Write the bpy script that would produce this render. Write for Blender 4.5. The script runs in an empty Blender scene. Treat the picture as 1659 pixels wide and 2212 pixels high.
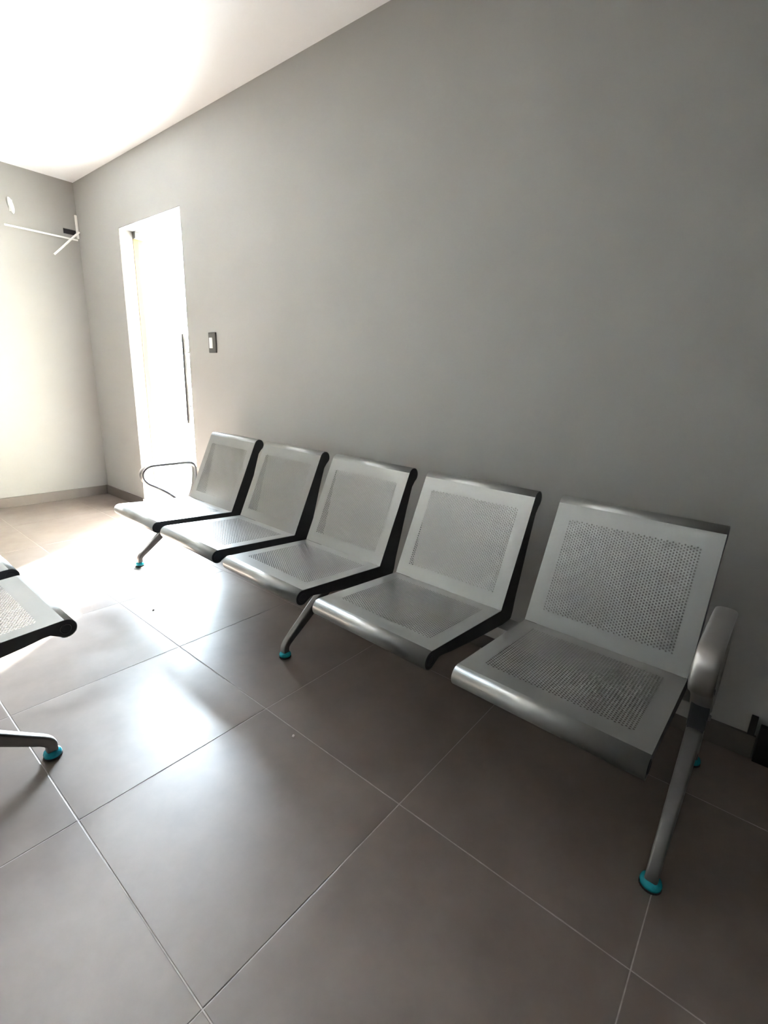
import bpy, bmesh, math, random
from mathutils import Vector, Matrix

random.seed(7)
sc = bpy.context.scene
col = sc.collection

# ------------------------------------------------------------------ camera
cam_d = bpy.data.cameras.new('camera')
cam_d.sensor_fit = 'HORIZONTAL'
cam_d.sensor_width = 36.0
cam_d.lens = 1034.856 / 1659 * 36.0
cam_d.clip_start = 0.02
cam = bpy.data.objects.new('camera', cam_d)
cam.location = (-1.79861, 0.24741, 1.14539)
cam.rotation_euler = (1.30141, -0.03914, -0.88193)
col.objects.link(cam)
sc.camera = cam

# ------------------------------------------------------------------ world, sun, exposure
SKY = 47.0
SUN = 62.0
SUN_AZ = (0.83, 0.56)
SUN_EL = 46.0
world = bpy.data.worlds.new('hazy_sky')
sc.world = world
world.use_nodes = True
bg = world.node_tree.nodes['Background']
bg.inputs['Color'].default_value = (0.75, 0.87, 1.0, 1)
bg.inputs['Strength'].default_value = SKY

sun_d = bpy.data.lights.new('sun', 'SUN')
sun_d.energy = SUN
sun_d.angle = math.radians(4)
sun_d.color = (1.0, 0.97, 0.93)
sun = bpy.data.objects.new('sun', sun_d)
ce = math.cos(math.radians(SUN_EL))
az = Vector(SUN_AZ).normalized()
sdir = Vector((-az.x * ce, -az.y * ce, -math.sin(math.radians(SUN_EL))))
sun.rotation_euler = sdir.to_track_quat('-Z', 'Y').to_euler()
sun.location = (3, 6, 5)
col.objects.link(sun)

# sampling portal in the doorway (emits nothing, guides the sky sampling)
por_d = bpy.data.lights.new('door_portal', 'AREA')
por_d.shape = 'RECTANGLE'
por_d.size = 2.15
por_d.size_y = 0.88
por_d.cycles.is_portal = True
por = bpy.data.objects.new('door_portal', por_d)
por.location = (0.175, 3.895, 1.077)
por.rotation_euler = (0, math.radians(90), 0)
col.objects.link(por)

vs = sc.view_settings
vs.view_transform = 'Standard'
vs.look = 'None'
vs.exposure = 2.3
vs.gamma = 1.0
vs.use_curve_mapping = False
cy = sc.cycles
cy.max_bounces = 14
cy.diffuse_bounces = 8
cy.glossy_bounces = 6
cy.transparent_max_bounces = 12
cy.sample_clamp_indirect = 12.0
cy.caustics_reflective = True
cy.blur_glossy = 0.3
cy.caustics_refractive = False
cy.use_denoising = True


# ------------------------------------------------------------------ materials
def new_mat(name):
    m = bpy.data.materials.new(name)
    m.use_nodes = True
    nt = m.node_tree
    return m, nt, nt.nodes['Principled BSDF']


def simple_mat(name, color, rough=0.5, metal=0.0, spec=0.5, mottle=0.0, scale=20.0, bump=0.0, bump_scale=200.0):
    m, nt, b = new_mat(name)
    b.inputs['Base Color'].default_value = (*color, 1)
    b.inputs['Roughness'].default_value = rough
    b.inputs['Metallic'].default_value = metal
    b.inputs['Specular IOR Level'].default_value = spec
    tc = nt.nodes.new('ShaderNodeTexCoord')
    if mottle > 0:
        n = nt.nodes.new('ShaderNodeTexNoise')
        n.inputs['Scale'].default_value = scale
        n.inputs['Detail'].default_value = 5
        nt.links.new(tc.outputs['Object'], n.inputs['Vector'])
        r = nt.nodes.new('ShaderNodeValToRGB')
        r.color_ramp.elements[0].position = 0.3
        r.color_ramp.elements[1].position = 0.7
        r.color_ramp.elements[0].color = (*[c * (1 - mottle) for c in color], 1)
        r.color_ramp.elements[1].color = (*[min(1, c * (1 + mottle)) for c in color], 1)
        nt.links.new(n.outputs['Fac'], r.inputs['Fac'])
        nt.links.new(r.outputs['Color'], b.inputs['Base Color'])
    if bump > 0:
        n2 = nt.nodes.new('ShaderNodeTexNoise')
        n2.inputs['Scale'].default_value = bump_scale
        n2.inputs['Detail'].default_value = 3
        nt.links.new(tc.outputs['Object'], n2.inputs['Vector'])
        bp = nt.nodes.new('ShaderNodeBump')
        bp.inputs['Strength'].default_value = bump
        bp.inputs['Distance'].default_value = 0.002
        nt.links.new(n2.outputs['Fac'], bp.inputs['Height'])
        nt.links.new(bp.outputs['Normal'], b.inputs['Normal'])
    return m


def tile_mat():
    m, nt, b = new_mat('porcelain_tile')
    tc = nt.nodes.new('ShaderNodeTexCoord')
    oi = nt.nodes.new('ShaderNodeObjectInfo')
    add = nt.nodes.new('ShaderNodeVectorMath')
    add.operation = 'ADD'
    sc3 = nt.nodes.new('ShaderNodeVectorMath')
    sc3.operation = 'SCALE'
    sc3.inputs[0].default_value = (13.7, 7.3, 3.1)
    nt.links.new(oi.outputs['Random'], sc3.inputs['Scale'])
    nt.links.new(tc.outputs['Object'], add.inputs[0])
    nt.links.new(sc3.outputs[0], add.inputs[1])
    n1 = nt.nodes.new('ShaderNodeTexNoise')
    n1.inputs['Scale'].default_value = 5.0
    n1.inputs['Detail'].default_value = 8
    n1.inputs['Roughness'].default_value = 0.62
    nt.links.new(add.outputs[0], n1.inputs['Vector'])
    r = nt.nodes.new('ShaderNodeValToRGB')
    r.color_ramp.elements[0].position = 0.32
    r.color_ramp.elements[0].color = (0.118, 0.090, 0.076, 1)
    r.color_ramp.elements[1].position = 0.70
    r.color_ramp.elements[1].color = (0.162, 0.128, 0.109, 1)
    nt.links.new(n1.outputs['Fac'], r.inputs['Fac'])
    nt.links.new(r.outputs['Color'], b.inputs['Base Color'])
    n2 = nt.nodes.new('ShaderNodeTexNoise')
    n2.inputs['Scale'].default_value = 9.0
    n2.inputs['Detail'].default_value = 6
    nt.links.new(add.outputs[0], n2.inputs['Vector'])
    mr = nt.nodes.new('ShaderNodeMapRange')
    mr.inputs['From Min'].default_value = 0.3
    mr.inputs['From Max'].default_value = 0.7
    mr.inputs['To Min'].default_value = 0.31
    mr.inputs['To Max'].default_value = 0.39
    nt.links.new(n2.outputs['Fac'], mr.inputs['Value'])
    nt.links.new(mr.outputs[0], b.inputs['Roughness'])
    b.inputs['Specular IOR Level'].default_value = 1.0
    return m


def metal_mat():
    m, nt, b = new_mat('silver_powder_coat')
    b.inputs['Base Color'].default_value = (0.33, 0.332, 0.322, 1)
    b.inputs['Metallic'].default_value = 0.75
    tc = nt.nodes.new('ShaderNodeTexCoord')
    n = nt.nodes.new('ShaderNodeTexNoise')
    n.inputs['Scale'].default_value = 14.0
    n.inputs['Detail'].default_value = 4
    nt.links.new(tc.outputs['Object'], n.inputs['Vector'])
    mr = nt.nodes.new('ShaderNodeMapRange')
    mr.inputs['To Min'].default_value = 0.30
    mr.inputs['To Max'].default_value = 0.42
    nt.links.new(n.outputs['Fac'], mr.inputs['Value'])
    nt.links.new(mr.outputs[0], b.inputs['Roughness'])
    return m


def glass_mat():
    m = bpy.data.materials.new('clear_glass')
    m.use_nodes = True
    nt = m.node_tree
    nt.nodes.clear()
    out = nt.nodes.new('ShaderNodeOutputMaterial')
    tr = nt.nodes.new('ShaderNodeBsdfTransparent')
    tr.inputs['Color'].default_value = (0.97, 0.985, 0.98, 1)
    gl = nt.nodes.new('ShaderNodeBsdfGlossy')
    gl.inputs['Roughness'].default_value = 0.02
    lw = nt.nodes.new('ShaderNodeLayerWeight')
    lw.inputs['Blend'].default_value = 0.5
    pw = nt.nodes.new('ShaderNodeMath')
    pw.operation = 'POWER'
    pw.inputs[1].default_value = 5.0
    fr = nt.nodes.new('ShaderNodeMapRange')
    fr.inputs['To Min'].default_value = 0.02
    fr.inputs['To Max'].default_value = 0.6
    nt.links.new(lw.outputs['Facing'], pw.inputs[0])
    nt.links.new(pw.outputs[0], fr.inputs['Value'])
    mx = nt.nodes.new('ShaderNodeMixShader')
    nt.links.new(fr.outputs[0], mx.inputs[0])
    nt.links.new(tr.outputs[0], mx.inputs[1])
    nt.links.new(gl.outputs[0], mx.inputs[2])
    nt.links.new(mx.outputs[0], out.inputs[0])
    return m


M = dict(
    wall=simple_mat('grey_wall_paint', (0.360, 0.350, 0.330), 0.75, mottle=0.02, scale=3, bump=0.12, bump_scale=260),
    white_wall=simple_mat('white_wall_paint', (0.45, 0.45, 0.44), 0.8, mottle=0.015, scale=3),
    dimmed_wall=simple_mat('dimmed_far_wall_paint', (0.290, 0.278, 0.262), 0.75, mottle=0.02, scale=3, bump=0.12, bump_scale=260),  # darker copy of the wall paint, holding down bright light on the far wall
    dark_wall=simple_mat('dark_fill_absorber', (0.05, 0.043, 0.038), 0.6, mottle=0.1, scale=4),  # invented dark finish for unseen walls, soaks up fill light
    ceiling=simple_mat('white_ceiling_paint', (0.86, 0.87, 0.88), 0.9, mottle=0.01, scale=3),
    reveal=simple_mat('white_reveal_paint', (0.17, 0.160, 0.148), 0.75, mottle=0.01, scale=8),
    tile=tile_mat(),
    grout=simple_mat('grout', (0.36, 0.325, 0.30), 0.7, mottle=0.15, scale=60),
    base=simple_mat('skirting_tile', (0.125, 0.104, 0.090), 0.45, mottle=0.08, scale=9),
    black_block=simple_mat('black_block', (0.012, 0.011, 0.010), 0.6, mottle=0.1),
    metal=metal_mat(),
    dark=simple_mat('charcoal_bracket', (0.040, 0.041, 0.045), 0.42, metal=0.0, mottle=0.1, scale=30),
    beam=simple_mat('grey_steel_beam', (0.42, 0.41, 0.40), 0.42, metal=0.7, mottle=0.05, scale=20),
    leg=simple_mat('cast_grey_leg', (0.20, 0.195, 0.19), 0.38, metal=0.7, mottle=0.06, scale=25),
    chrome=simple_mat('satin_chrome_arm', (0.45, 0.44, 0.43), 0.30, metal=0.9, mottle=0.03, scale=25),
    teal=simple_mat('teal_film', (0.015, 0.32, 0.40), 0.22, mottle=0.15, scale=90),
    rubber=simple_mat('black_rubber', (0.015, 0.015, 0.016), 0.7, mottle=0.1),
    white_plastic=simple_mat('white_plastic', (0.80, 0.79, 0.76), 0.4, mottle=0.02),
    grey_plastic=simple_mat('grey_plastic', (0.085, 0.083, 0.08), 0.4, mottle=0.04),
    black_hole=simple_mat('black_box', (0.010, 0.008, 0.012), 0.6, mottle=0.1),
    yellow=simple_mat('varnished_wood_frame', (0.12, 0.072, 0.020), 0.5, mottle=0.08),
    steel=simple_mat('grey_patch_fitting', (0.12, 0.118, 0.115), 0.5, metal=0.0, mottle=0.04),
    handle=simple_mat('dark_pull_bar', (0.05, 0.045, 0.04), 0.4, metal=0.5, mottle=0.05),
    glass=glass_mat(),
    cream=simple_mat('cream_render', (0.30, 0.25, 0.18), 0.9, mottle=0.06, scale=2),
    ground=simple_mat('pale_concrete', (0.74, 0.73, 0.71), 0.9, mottle=0.06, scale=3),
    crumb=simple_mat('plaster_crumb', (0.55, 0.50, 0.46), 0.9, mottle=0.1, scale=200),
)


# ------------------------------------------------------------------ helpers
def link(name, verts, faces, mat, parent=None, smooth=False):
    me = bpy.data.meshes.new(name)
    me.from_pydata([tuple(v) for v in verts], [], faces)
    me.validate()
    bm = bmesh.new()
    bm.from_mesh(me)
    bmesh.ops.recalc_face_normals(bm, faces=bm.faces)
    bm.to_mesh(me)
    bm.free()
    me.materials.append(mat)
    if smooth:
        for p in me.polygons:
            p.use_smooth = True
    o = bpy.data.objects.new(name, me)
    col.objects.link(o)
    o.parent = parent
    return o


def box_vf(lo, hi, base=0):
    x0, y0, z0 = lo
    x1, y1, z1 = hi
    v = [(x0, y0, z0), (x1, y0, z0), (x1, y1, z0), (x0, y1, z0), (x0, y0, z1), (x1, y0, z1), (x1, y1, z1), (x0, y1, z1)]
    f = [(0, 3, 2, 1), (4, 5, 6, 7), (0, 1, 5, 4), (1, 2, 6, 5), (2, 3, 7, 6), (3, 0, 4, 7)]
    return v, [tuple(i + base for i in q) for q in f]


def boxes(name, lst, mat, parent=None, bevel=0.0):
    V, F = [], []
    for lo, hi in lst:
        v, f = box_vf(lo, hi, len(V))
        V += v
        F += f
    o = link(name, V, F, mat, parent)
    if bevel > 0:
        bm = bmesh.new()
        bm.from_mesh(o.data)
        bmesh.ops.bevel(bm, geom=list(bm.edges), offset=bevel, segments=2, affect='EDGES', profile=0.6)
        bm.to_mesh(o.data)
        bm.free()
    return o


def struct(o):
    o['kind'] = 'structure'
    return o


def tag(o, label, cat, group=None):
    o['label'] = label
    o['category'] = cat
    if group:
        o['group'] = group
    return o


def empty(name, loc, rz=0.0):
    o = bpy.data.objects.new(name, None)
    o.location = loc
    o.rotation_euler = (0, 0, rz)
    o.empty_display_size = 0.1
    col.objects.link(o)
    return o


def lathe(prof, seg=24):
    V, F = [], []
    n = len(prof)
    for k in range(seg):
        a = 2 * math.pi * k / seg
        for r, z in prof:
            V.append((r * math.cos(a), r * math.sin(a), z))
    for k in range(seg):
        k2 = (k + 1) % seg
        for i in range(n - 1):
            F.append((k * n + i, k2 * n + i, k2 * n + i + 1, k * n + i + 1))
    F.append(tuple(k * n for k in range(seg))[::-1])
    F.append(tuple(k * n + n - 1 for k in range(seg)))
    return V, F


def sweep(path, hu, ht, u=0.0, nsec=16, power=2.6):
    """A tube along PATH in the (w, z) plane at length position U; HU half width along the bench, HT half thickness
    (one number or one for each path point)."""
    n = len(path)
    V, F = [], []
    for i, (w, z) in enumerate(path):
        a = path[max(0, i - 1)]
        b = path[min(n - 1, i + 1)]
        t = Vector((b[0] - a[0], b[1] - a[1])).normalized()
        nn = Vector((-t.y, t.x))
        h = ht[i] if isinstance(ht, (list, tuple)) else ht
        g = hu[i] if isinstance(hu, (list, tuple)) else hu
        for k in range(nsec):
            a_ = 2 * math.pi * k / nsec
            c, s = math.cos(a_), math.sin(a_)
            cu = math.copysign(abs(c) ** (2 / power), c)
            cs = math.copysign(abs(s) ** (2 / power), s)
            V.append((u + cu * g, w + nn.x * cs * h, z + nn.y * cs * h))
    for i in range(n - 1):
        for k in range(nsec):
            k2 = (k + 1) % nsec
            F.append((i * nsec + k, i * nsec + k2, (i + 1) * nsec + k2, (i + 1) * nsec + k))
    F.append(tuple(range(nsec))[::-1])
    F.append(tuple((n - 1) * nsec + k for k in range(nsec)))
    return V, F


def smooth_path(pts, it=2):
    for _ in range(it):
        out = [pts[0]]
        for a, b in zip(pts, pts[1:]):
            out.append((a[0] * .75 + b[0] * .25, a[1] * .75 + b[1] * .25))
            out.append((a[0] * .25 + b[0] * .75, a[1] * .25 + b[1] * .75))
        out.append(pts[-1])
        pts = out
    return pts


# ------------------------------------------------------------------ room shell
YF, H = 5.079, 2.586
XL, XB, YB = -3.7, -5.2, -1.3   # unseen room, widened near the camera to cut fill light
DY0, DY1, DZ, TW = 3.452, 4.339, 2.154, 0.20

floor = struct(boxes('floor', [((XB - .2, YB - .2, -0.15), (0.20, YF + .2, -0.0008))], M['grout']))
# tiles, each its own piece
T, GX, GY, J = 0.6, -0.911, 0.2653, 0.0012
xs = [XB]
k = math.ceil((XB - GX) / T + 1e-6)
while GX + k * T < -0.001:
    xs.append(GX + k * T)
    k += 1
xs.append(0.0)
ys = [YB]
k = math.ceil((YB - GY) / T + 1e-6)
while GY + k * T < YF - 0.001:
    ys.append(GY + k * T)
    k += 1
ys.append(YF)
tile_meshes = {}
for i in range(len(xs) - 1):
    for j in range(len(ys) - 1):
        if xs[i + 1] < XL - 0.3 and ys[j] > 2.4:
            continue
        w, d = xs[i + 1] - xs[i] - 2 * J, ys[j + 1] - ys[j] - 2 * J
        key = (round(w, 3), round(d, 3))
        if key not in tile_meshes:
            t = 0.0006
            V, F = [], []
            for (e, z) in ((0, -0.012), (0, -t), (0.0012, 0.0)):
                V += [(-w / 2 + e, -d / 2 + e, z), (w / 2 - e, -d / 2 + e, z), (w / 2 - e, d / 2 - e, z), (-w / 2 + e, d / 2 - e, z)]
            for a in (0, 4):
                for q in range(4):
                    F.append((a + q, a + (q + 1) % 4, a + 4 + (q + 1) % 4, a + 4 + q))
            F.append((8, 9, 10, 11))
            o = link('tile', V, F, M['tile'], floor)
            tile_meshes[key] = o.data
        else:
            o = bpy.data.objects.new('tile', tile_meshes[key])
            col.objects.link(o)
            o.parent = floor
        o.location = ((xs[i] + xs[i + 1]) / 2, (ys[j] + ys[j + 1]) / 2, 0)
# doorway sill
struct(boxes('trim_2', [((0.0, DY0, -0.01), (TW, DY1, -0.001))], M['base']))

struct(boxes('wall_right', [((0, YB - .2, -0.1), (TW, DY0, H + .1)), ((0, DY1, -0.1), (TW, YF + .2, H + .1)), ((0, DY0, DZ), (TW, DY1, H + .1))], M['wall']))
struct(boxes('wall_far', [((XL - .2, YF, -0.1), (0, YF + .2, H + .1))], M['dimmed_wall']))
struct(boxes('wall_left', [((XL - .2, 2.30, -0.1), (XL, YF, H + .1))], M['white_wall']))
struct(boxes('wall_fill_cut', [((XB - .2, YB - .2, -0.1), (XB, 2.50, H + .1)), ((XB, 2.30, -0.1), (XL - .2, 2.50, H + .1))], M['dark_wall']))  # unseen dark recess added so less light reaches the near end
struct(boxes('wall_back', [((XB, YB - .2, -0.1), (0, YB, H + .1))], M['dark_wall']))
struct(boxes('ceiling', [((XB - .2, YB - .2, H), (0.5, YF + .2, H + .25))], M['ceiling']))
# painted reveal of the doorway
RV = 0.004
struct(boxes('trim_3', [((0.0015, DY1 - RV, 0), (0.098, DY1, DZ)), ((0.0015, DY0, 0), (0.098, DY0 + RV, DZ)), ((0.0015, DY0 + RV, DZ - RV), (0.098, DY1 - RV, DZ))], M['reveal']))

BH = 0.0825
struct(boxes('baseboard_right', [((-0.011, 0.112, 0), (0, DY0, BH)), ((-0.011, DY1, 0), (0, YF, BH))], M['base'], bevel=0.0012))
struct(boxes('baseboard_far', [((XL, YF - 0.011, 0), (-0.011, YF, BH))], M['base'], bevel=0.0012))
struct(boxes('baseboard_left', [((XL, 2.30, 0), (XL + 0.011, YF - 0.011, BH))], M['base'], bevel=0.0012))
struct(boxes('trim_1', [((-0.022, -0.9, 0), (0, 0.108, 0.130)), ((-0.012, 0.118, BH), (0, 0.136, 0.152))], M['black_block'], bevel=0.002))

# ------------------------------------------------------------------ glass door with frame
door = struct(boxes('door_1', [((0.100, DY1 - 0.006, 0), (0.182, DY1, DZ - 0.006))], M['yellow']))
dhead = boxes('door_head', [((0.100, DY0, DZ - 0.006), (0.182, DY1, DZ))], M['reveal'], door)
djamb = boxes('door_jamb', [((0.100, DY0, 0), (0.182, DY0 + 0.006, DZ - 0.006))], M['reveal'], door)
boxes('hinge_patch', [((0.099, DY1 - 0.045, DZ - 0.052), (0.176, DY1 - 0.007, DZ - 0.007))], M['steel'], door, bevel=0.003)
boxes('glass_pane', [((0.135, DY0 + 0.010, 0.008), (0.143, DY1 - 0.010, DZ - 0.0065))], M['glass'], door)
hp = [(0.0, 0.775), (0.0, 0.80), (0.0, 1.09), (0.0, 1.38), (0.0, 1.405)]
V, F = sweep(hp, 0.014, [0.008, 0.014, 0.014, 0.014, 0.008], u=0.0, nsec=12, power=2)
for z in (0.90, 1.28):
    v, f = box_vf((-0.006, -0.006, z - 0.006), (0.05, 0.006, z + 0.006), len(V))
    V += v
    F += f
h = link('pull_handle', V, F, M['handle'], door)
h.location = (0.085, 3.665, 0)

struct(boxes('ground', [((TW, -25, -0.12), (45, 40, -0.02))], M['ground']))
# unseen walls added outside the door to block part of the sky
struct(boxes('wall_sky_block', [((3.0, -8.0, -0.02), (9.0, 5.2, 6.2)), ((TW + 0.01, -8.0, -0.02), (3.0, 2.0, 6.2))], M['cream']))


# ------------------------------------------------------------------ bench geometry (u along the bench, w forward, z up)
SW, PITCH, TH = 0.462, 0.547, 0.0016
CREASE = Vector((0.0, 0.410))
FRONT_C, FRONT_R = Vector((0.405, 0.405)), 0.0285
TOP_C, TOP_R = Vector((-0.193, 0.765)), 0.0305


def tangent_dir(P, C, R, side):
    """Direction of the line from P that touches the circle (C, R); SIDE +1 / -1 picks which one; returns (unit dir, length)."""
    d = C - P
    L = d.length
    ang = math.atan2(d.y, d.x) + side * math.asin(R / L)
    return Vector((math.cos(ang), math.sin(ang))), math.sqrt(L * L - R * R)


def panel(name, P, D, N, length, roll, field_s0, rows, mat, pu=0.00757, ps=0.0087, ncol=49, hr=0.0026):
    """A sheet that starts at P, runs LENGTH along D (unit, in w-z) and goes on round ROLL (list of (point, normal));
    N is the normal of the visible side. The field of punched holes starts FIELD_S0 along it."""
    V, F, SM = [], [], []
    W = SW

    def p3(u, s, off):
        q = P + D * s + N * off
        return (u, q.x, q.y)

    def quad(u0, s0, u1, s1):
        for off in (0.0, -TH):
            b = len(V)
            V.extend([p3(u0, s0, off), p3(u1, s0, off), p3(u1, s1, off), p3(u0, s1, off)])
            F.append((b, b + 1, b + 2, b + 3) if off == 0.0 else (b + 3, b + 2, b + 1, b))
    fu0 = (W - ncol * pu) / 2
    fu1 = fu0 + ncol * pu
    fs1 = field_s0 + rows * ps + ps / 2
    quad(0, 0, W, field_s0)
    quad(0, fs1, W, length)
    quad(0, field_s0, fu0, fs1)
    quad(fu1, field_s0, W, fs1)
    for i in range(ncol):
        u0 = fu0 + i * pu
        sh = ps / 2 if i % 2 else 0.0
        if i % 2:
            quad(u0, field_s0, u0 + pu, field_s0 + ps / 2)
        else:
            quad(u0, fs1 - ps / 2, u0 + pu, fs1)
        for j in range(rows):
            s0 = field_s0 + j * ps + sh
            cu, cs = u0 + pu / 2, s0 + ps / 2
            ring_o = [(u0 + pu, cs), (u0 + pu, s0 + ps), (cu, s0 + ps), (u0, s0 + ps), (u0, cs), (u0, s0), (cu, s0), (u0 + pu, s0)]
            ring_i = [(cu + hr * math.cos(a * math.pi / 4), cs + hr * math.sin(a * math.pi / 4)) for a in range(8)]
            b = len(V)
            V.extend([p3(a, c, 0.0) for a, c in ring_o] + [p3(a, c, 0.0) for a, c in ring_i])
            V.extend([p3(a, c, -TH) for a, c in ring_o] + [p3(a, c, -TH) for a, c in ring_i])
            for q in range(8):
                r = (q + 1) % 8
                F.append((b + q, b + r, b + 8 + r, b + 8 + q))
                F.append((b + 16 + r, b + 16 + q, b + 24 + q, b + 24 + r))
                F.append((b + 8 + q, b + 8 + r, b + 24 + r, b + 24 + q))
    # edges of the flat part
    b = len(V)
    V.extend([p3(0, 0, 0), p3(0, length, 0), p3(0, length, -TH), p3(0, 0, -TH), p3(W, 0, 0), p3(W, length, 0), p3(W, length, -TH), p3(W, 0, -TH)])
    F.extend([(b, b + 3, b + 2, b + 1), (b + 4, b + 5, b + 6, b + 7), (b, b + 4, b + 7, b + 3)])
    nflat = len(F)
    # rolled end
    b = len(V)
    for (q, n) in roll:
        qi = q - n * TH
        V.extend([(0, q.x, q.y), (W, q.x, q.y), (0, qi.x, qi.y), (W, qi.x, qi.y)])
    for i in range(len(roll) - 1):
        a, c = b + 4 * i, b + 4 * i + 4
        F.extend([(a, a + 1, c + 1, c), (a + 2, c + 2, c + 3, a + 3), (a, c, c + 2, a + 2), (a + 1, a + 3, c + 3, c + 1)])
    e = b + 4 * (len(roll) - 1)
    F.append((e, e + 1, e + 3, e + 2))
    me = bpy.data.meshes.new(name)
    me.from_pydata(V, [], F)
    for k_, p_ in enumerate(me.polygons):
        if k_ >= nflat:
            p_.use_smooth = True
    me.update()
    me.materials.append(mat)
    return me


def arc(C, R, a0, a1, n):
    out = []
    for i in range(n + 1):
        a = a0 + (a1 - a0) * i / n
        nn = Vector((math.cos(a), math.sin(a)))
        out.append((C + nn * R, nn))
    return out


# seat: from the crease forward, tangent to the top of the front roll, round it and back under
sD, sL = tangent_dir(CREASE, FRONT_C, FRONT_R, +1)
sN = Vector((-sD.y, sD.x))
a_s = math.atan2(sN.y, sN.x)
seat_me = panel('seat', CREASE, sD, sN, sL, arc(FRONT_C, FRONT_R, a_s, a_s - math.radians(215), 18), 0.042, 35, M['metal'])
# backrest: from the crease up, tangent to the front of the top roll, round it and back down
bD, bL = tangent_dir(CREASE, TOP_C, TOP_R, -1)
bN = Vector((bD.y, -bD.x))
a_b = math.atan2(bN.y, bN.x)
back_me = panel('backrest', CREASE + bD * 0.001, bD, bN, bL - 0.001, arc(TOP_C, TOP_R, a_b, a_b + math.radians(215), 18), 0.046, 35, M['metal'])


def side_plate_mesh():
    i = TH + 0.0002
    P = []
    # start at the front roll, under side, go round to the top of the seat, crease, up the back, round the top roll, down the rear
    for q, n in arc(FRONT_C, FRONT_R - i, a_s - math.radians(205), a_s, 16):
        P.append(q)
    P.append(CREASE + (sN + bN) * (-i * 0.9))
    for q, n in arc(TOP_C, TOP_R - i, a_b, a_b + math.radians(215), 16):
        P.append(q)
    rear = [(-0.188, 0.716), (-0.158, 0.62), (-0.125, 0.50), (-0.102, 0.42), (-0.094, 0.375), (-0.085, 0.352), (-0.055, 0.345),
            (0.0, 0.352), (0.10, 0.362), (0.20, 0.374), (0.30, 0.388), (0.345, 0.397), (0.364, 0.398)]
    P += [Vector(r) for r in rear]
    n = len(P)
    V = [(0.0, p.x, p.y) for p in P] + [(0.006, p.x, p.y) for p in P]
    F = [tuple(range(n)), tuple(range(2 * n - 1, n - 1, -1))]
    for k_ in range(n):
        F.append((k_, (k_ + 1) % n, n + (k_ + 1) % n, n + k_))
    me = bpy.data.meshes.new('side_plate')
    me.from_pydata(V, [], F)
    bm = bmesh.new()
    bm.from_mesh(me)
    bmesh.ops.recalc_face_normals(bm, faces=bm.faces)
    bm.to_mesh(me)
    bm.free()
    me.materials.append(M['dark'])
    return me


plate_me = side_plate_mesh()
v, f = lathe([(0.0165, 0.0), (0.0165, 0.0016), (0.0145, 0.0024), (0.012, 0.0012)], 20)
cap_me = bpy.data.meshes.new('end_cap')
cap_me.from_pydata([(z, x, y) for x, y, z in v], [], f)
cap_me.materials.append(M['dark'])


def inst(name, me, parent, loc=(0, 0, 0), rot=(0, 0, 0)):
    o = bpy.data.objects.new(name, me)
    col.objects.link(o)
    o.parent = parent
    o.location = loc
    o.rotation_euler = rot
    return o


LEG_CACHE = {}


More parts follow.
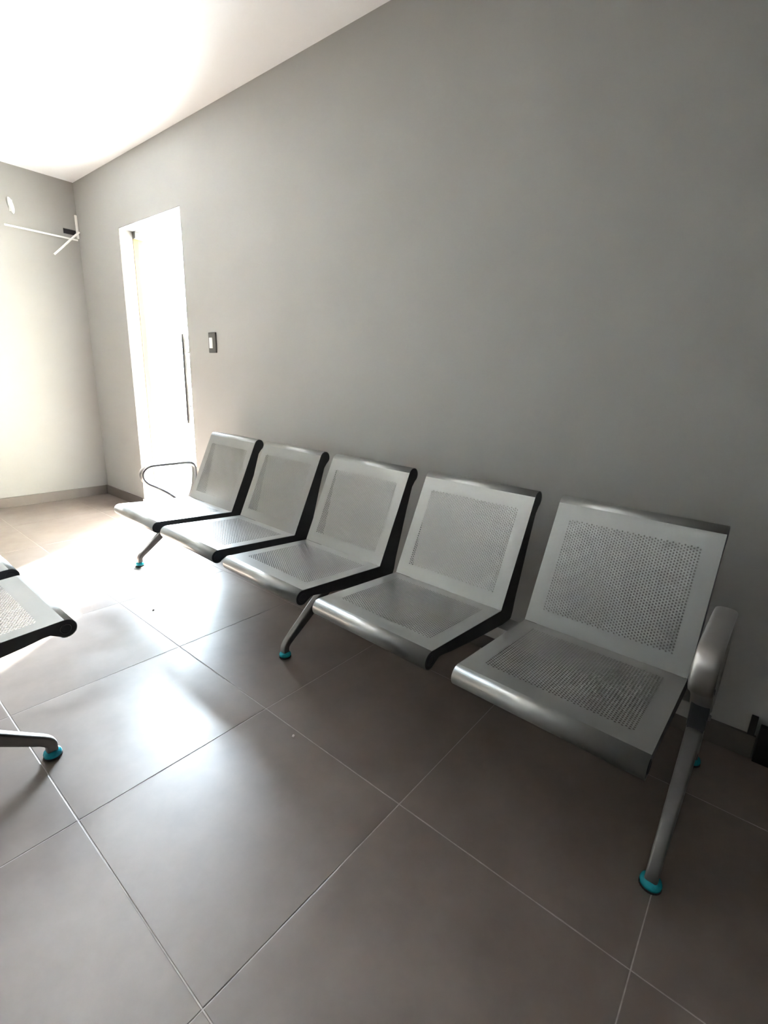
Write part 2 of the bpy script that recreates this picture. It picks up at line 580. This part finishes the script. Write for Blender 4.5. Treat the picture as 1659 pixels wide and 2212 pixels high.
def add_leg(root, u, fw, arm=0):
    """Hub, front and rear leg with levelling feet; FW the reach of the front foot."""
    def one(sign, reach):
        key = (sign, reach)
        if key not in LEG_CACHE:
            r = reach
            path = [(0.0, 0.285), (r * 0.30, 0.215), (r * 0.60, 0.147), (r * 0.86, 0.087), (r * 0.955, 0.066), (r, 0.048), (r, 0.036), (r, 0.024)]
            path = smooth_path(path, 1)
            path = [(w * sign, z) for w, z in path]
            n = len(path)
            ht, hu = [], []
            for w, z in path:
                t = min(1.0, abs(w) / r)
                ht.append(0.028 * (1 - t) + 0.0150 * t)
                hu.append(0.020 * (1 - t) + 0.0145 * t)
            V, F = sweep(path, hu, ht, 0, 20, 4.5)
            me = bpy.data.meshes.new('leg')
            me.from_pydata(V, [], F)
            bm = bmesh.new()
            bm.from_mesh(me)
            bmesh.ops.recalc_face_normals(bm, faces=bm.faces)
            bm.to_mesh(me)
            bm.free()
            for p_ in me.polygons:
                p_.use_smooth = len(p_.vertices) == 4
            me.materials.append(M['leg'])
            LEG_CACHE[key] = me
        if 'pad' not in LEG_CACHE:
            V, F = lathe([(0.010, 0.026), (0.017, 0.024), (0.0225, 0.019), (0.0245, 0.013), (0.024, 0.0065)][::-1], 24)
            m1 = bpy.data.meshes.new('foot_pad')
            m1.from_pydata(V, [], F)
            for p_ in m1.polygons:
                p_.use_smooth = len(p_.vertices) == 4
            m1.materials.append(M['teal'])
            V, F = lathe([(0.024, 0.0), (0.0255, 0.002), (0.0245, 0.0066)], 24)
            m2 = bpy.data.meshes.new('foot_base')
            m2.from_pydata(V, [], F)
            m2.materials.append(M['rubber'])
            LEG_CACHE['pad'] = m1
            LEG_CACHE['foot'] = m2
        lg = inst('leg', LEG_CACHE[key], root, (u, 0, 0))
        a = inst('foot_pad', LEG_CACHE['pad'], lg, (0, sign * reach, 0))
        a['label'] = 'shiny teal film on the levelling foot'
        inst('foot_base', LEG_CACHE['foot'], lg, (0, sign * reach, 0))
    one(+1, fw)
    one(-1, 0.25)
    if 'hub' not in LEG_CACHE:
        o = boxes('hub', [((-0.019, -0.036, 0.245), (0.019, 0.030, 0.350))], M['dark'], None, bevel=0.006)
        LEG_CACHE['hub'] = o.data
        o.parent = root
        o.location = (u, 0, 0)
    else:
        o = inst('hub', LEG_CACHE['hub'], root, (u, 0, 0))
    if arm:
        if 'arm' not in LEG_CACHE:
            pts = [(-0.030, 0.345), (-0.070, 0.375), (-0.098, 0.450), (-0.106, 0.540), (-0.100, 0.588), (-0.062, 0.601), (0.050, 0.602), (0.120, 0.602),
                   (0.190, 0.600), (0.228, 0.560), (0.212, 0.505), (0.140, 0.465), (0.060, 0.410), (0.010, 0.352)]
            path = smooth_path(pts, 3)
            V, F = sweep(path, 0.0255, 0.0105, 0, 20, 2.5)
            me = bpy.data.meshes.new('armrest')
            me.from_pydata(V, [], F)
            bm = bmesh.new()
            bm.from_mesh(me)
            bmesh.ops.recalc_face_normals(bm, faces=bm.faces)
            bm.to_mesh(me)
            bm.free()
            for p_ in me.polygons:
                p_.use_smooth = len(p_.vertices) == 4
            me.materials.append(M['chrome'])
            LEG_CACHE['arm'] = me
            br = boxes('arm_bracket', [((-0.021, -0.048, 0.300), (0.021, 0.040, 0.388))], M['dark'], None, bevel=0.006)
            LEG_CACHE['bracket'] = br.data
            V, F = lathe([(0.008, 0.0), (0.008, 0.004), (0.006, 0.006)], 12)
            me = bpy.data.meshes.new('bolt')
            me.from_pydata([(-z, x, y) for x, y, z in V], [], F)
            me.materials.append(M['leg'])
            LEG_CACHE['bolt'] = me
            bpy.data.objects.remove(br)
        ar = inst('armrest', LEG_CACHE['arm'], root, (u, 0, 0))
        ar['label'] = 'satin chrome loop armrest'
        br = inst('arm_bracket', LEG_CACHE['bracket'], ar)
        inst('bolt', LEG_CACHE['bolt'], ar, (-0.021 if arm < 0 else 0.027, 0.0, 0.325))


def make_bench(loc, rz, nseat, legs, fw, label, arms=True):
    root = empty('waiting_bench', loc, rz)
    tag(root, label, 'bench')
    L = (nseat - 1) * PITCH + SW
    for k_ in range(nseat):
        u = k_ * PITCH
        inst('seat', seat_me, root, (u, 0, 0))
        inst('backrest', back_me, root, (u, 0, 0))
        for (uu, cu, ry) in ((u + 0.0008, u + 0.0008, math.pi), (u + SW - 0.0068, u + SW - 0.0008, 0)):
            pl = inst('side_plate', plate_me, root, (uu, 0, 0))
            cp = inst('end_cap', cap_me, pl, (cu - uu, FRONT_C.x, FRONT_C.y), (0, 0, ry))
    u0, u1 = min(legs[0], 0) - 0.02, max(legs[-1], L) + 0.02
    boxes('beam', [((u0, -0.082, 0.300), (u1, 0.004, 0.349))], M['beam'], root, bevel=0.003)
    for q, u in enumerate(legs):
        end = -1 if q == 0 else (1 if q == len(legs) - 1 else 0)
        add_leg(root, u, fw, end if arms else 0)
    return root


make_bench((-0.410, 0.307, 0), math.radians(90 - 1.6), 5, [-0.042, 1.362, 2.772], 0.280,
           'long grey perforated metal bench of five seats standing along the grey wall')
# the facing bench: its near end is the end of its own length axis
LL = 2 * PITCH + SW
make_bench((-1.802, 1.750 + LL, 0), math.radians(-90), 3, [-0.04, LL - 0.014], 0.325,
           'grey metal bench facing the long bench, just a seat corner and one foot in view')

# ------------------------------------------------------------------ wall fittings
sw = empty('light_switch', (0, 3.149, 1.330))
tag(sw, 'dark grey light switch plate with pale rocker beside the bright doorway', 'light switch')
boxes('switch_plate', [((-0.010, -0.041, -0.062), (0.0, 0.041, 0.062))], M['grey_plastic'], sw, bevel=0.004)
boxes('rocker', [((-0.014, -0.010, -0.034), (-0.008, 0.026, 0.030))], M['white_plastic'], sw, bevel=0.002)

se = empty('wall_sensor', (-0.452, YF, 2.305))
tag(se, 'small white oval sensor high on the far wall', 'sensor')
V, F = lathe([(0.0, 0.0)] + [(1.0 * math.cos(a), math.sin(a)) for a in (0, .3, .6, .9, 1.2, 1.45)], 24)
o = link('sensor_body', [(x * 0.017, -0.004 - z * 0.036, y * 0.056) for x, y, z in V], F, M['white_plastic'], se, True)
o.rotation_euler = (0, math.radians(-12), 0)
boxes('sensor_mount', [((-0.014, -0.006, -0.040), (0.014, 0.0, 0.040))], M['white_plastic'], se, bevel=0.002)

c1 = boxes('conduit', [((-0.500, -0.010, -0.0065), (0.0, 0.0, 0.0065))], M['white_plastic'], None, bevel=0.003)
c1.location = (-0.012, YF, 2.163)
tag(c1, 'thin white conduit running level along the far wall to the corner', 'conduit')
c2 = boxes('conduit', [((-0.018, -0.014, -0.088), (0.0, 0.0, 0.088))], M['white_plastic'], None, bevel=0.005)
c2.location = (-0.001, YF, 2.262)
tag(c2, 'short white upright conduit in the corner above the dark outlet', 'conduit')
ob = empty('outlet_box', (-0.066, YF, 2.214))
tag(ob, 'dark rectangular pipe outlet in the far corner between white conduits', 'outlet')
boxes('box_frame', [((-0.046, -0.009, 0.014), (0.044, 0.0, 0.018)), ((-0.046, -0.009, -0.018), (0.044, 0.0, -0.014)),
                    ((-0.046, -0.009, -0.014), (-0.042, 0.0, 0.014)), ((0.040, -0.009, -0.014), (0.044, 0.0, 0.014))], M['black_hole'], ob)
boxes('box_inside', [((-0.042, -0.003, -0.014), (0.040, 0.0, 0.014))], M['black_hole'], ob)
path = smooth_path([(-0.004, 2.222), (-0.045, 2.185), (-0.12, 2.110), (-0.225, 2.008)], 2)
V, F = sweep(path, 0.0075, 0.0075, 0, 12, 2)
hose = link('drain_hose', [(w, YF - 0.030 - 0.05 * min(1, -w / 0.22), z) for (u_, w, z) in V], F, M['white_plastic'], None, True)
for i_, vv in enumerate(V):
    hose.data.vertices[i_].co.y += vv[0]
tag(hose, 'loose white hose slanting down from the corner outlet', 'hose')

cl = empty('ceiling_light', (-0.73, 4.430, H))
tag(cl, 'round recessed ceiling light switched off at the far end', 'ceiling light')
V, F = lathe([(0.118, 0.0), (0.118, -0.006), (0.112, -0.010), (0.098, -0.010), (0.094, -0.004)], 40)
link('light_rim', V, F, M['white_plastic'], cl)
V, F = lathe([(0.092, -0.0035), (0.090, -0.0055), (0.0005, -0.0065)], 40)
link('light_diffuser', V, F, M['white_plastic'], cl)


def crumb(loc, r, label):
    bm = bmesh.new()
    bmesh.ops.create_icosphere(bm, subdivisions=2, radius=r)
    for v_ in bm.verts:
        v_.co *= 1 + random.uniform(-0.22, 0.22)
        v_.co.z = max(-0.6 * r, v_.co.z) * 0.8
    me = bpy.data.meshes.new('crumb')
    bm.to_mesh(me)
    bm.free()
    me.materials.append(M['crumb'])
    o = bpy.data.objects.new('crumb', me)
    o.location = (loc[0], loc[1], 0.48 * r)
    col.objects.link(o)
    tag(o, label, 'debris')


crumb((-0.936, 1.287), 0.0052, 'pale plaster crumb on the floor tile beside a grout line')
crumb((-0.830, 2.470), 0.0050, 'tiny crumb on the pale sheen of the floor near the bench')
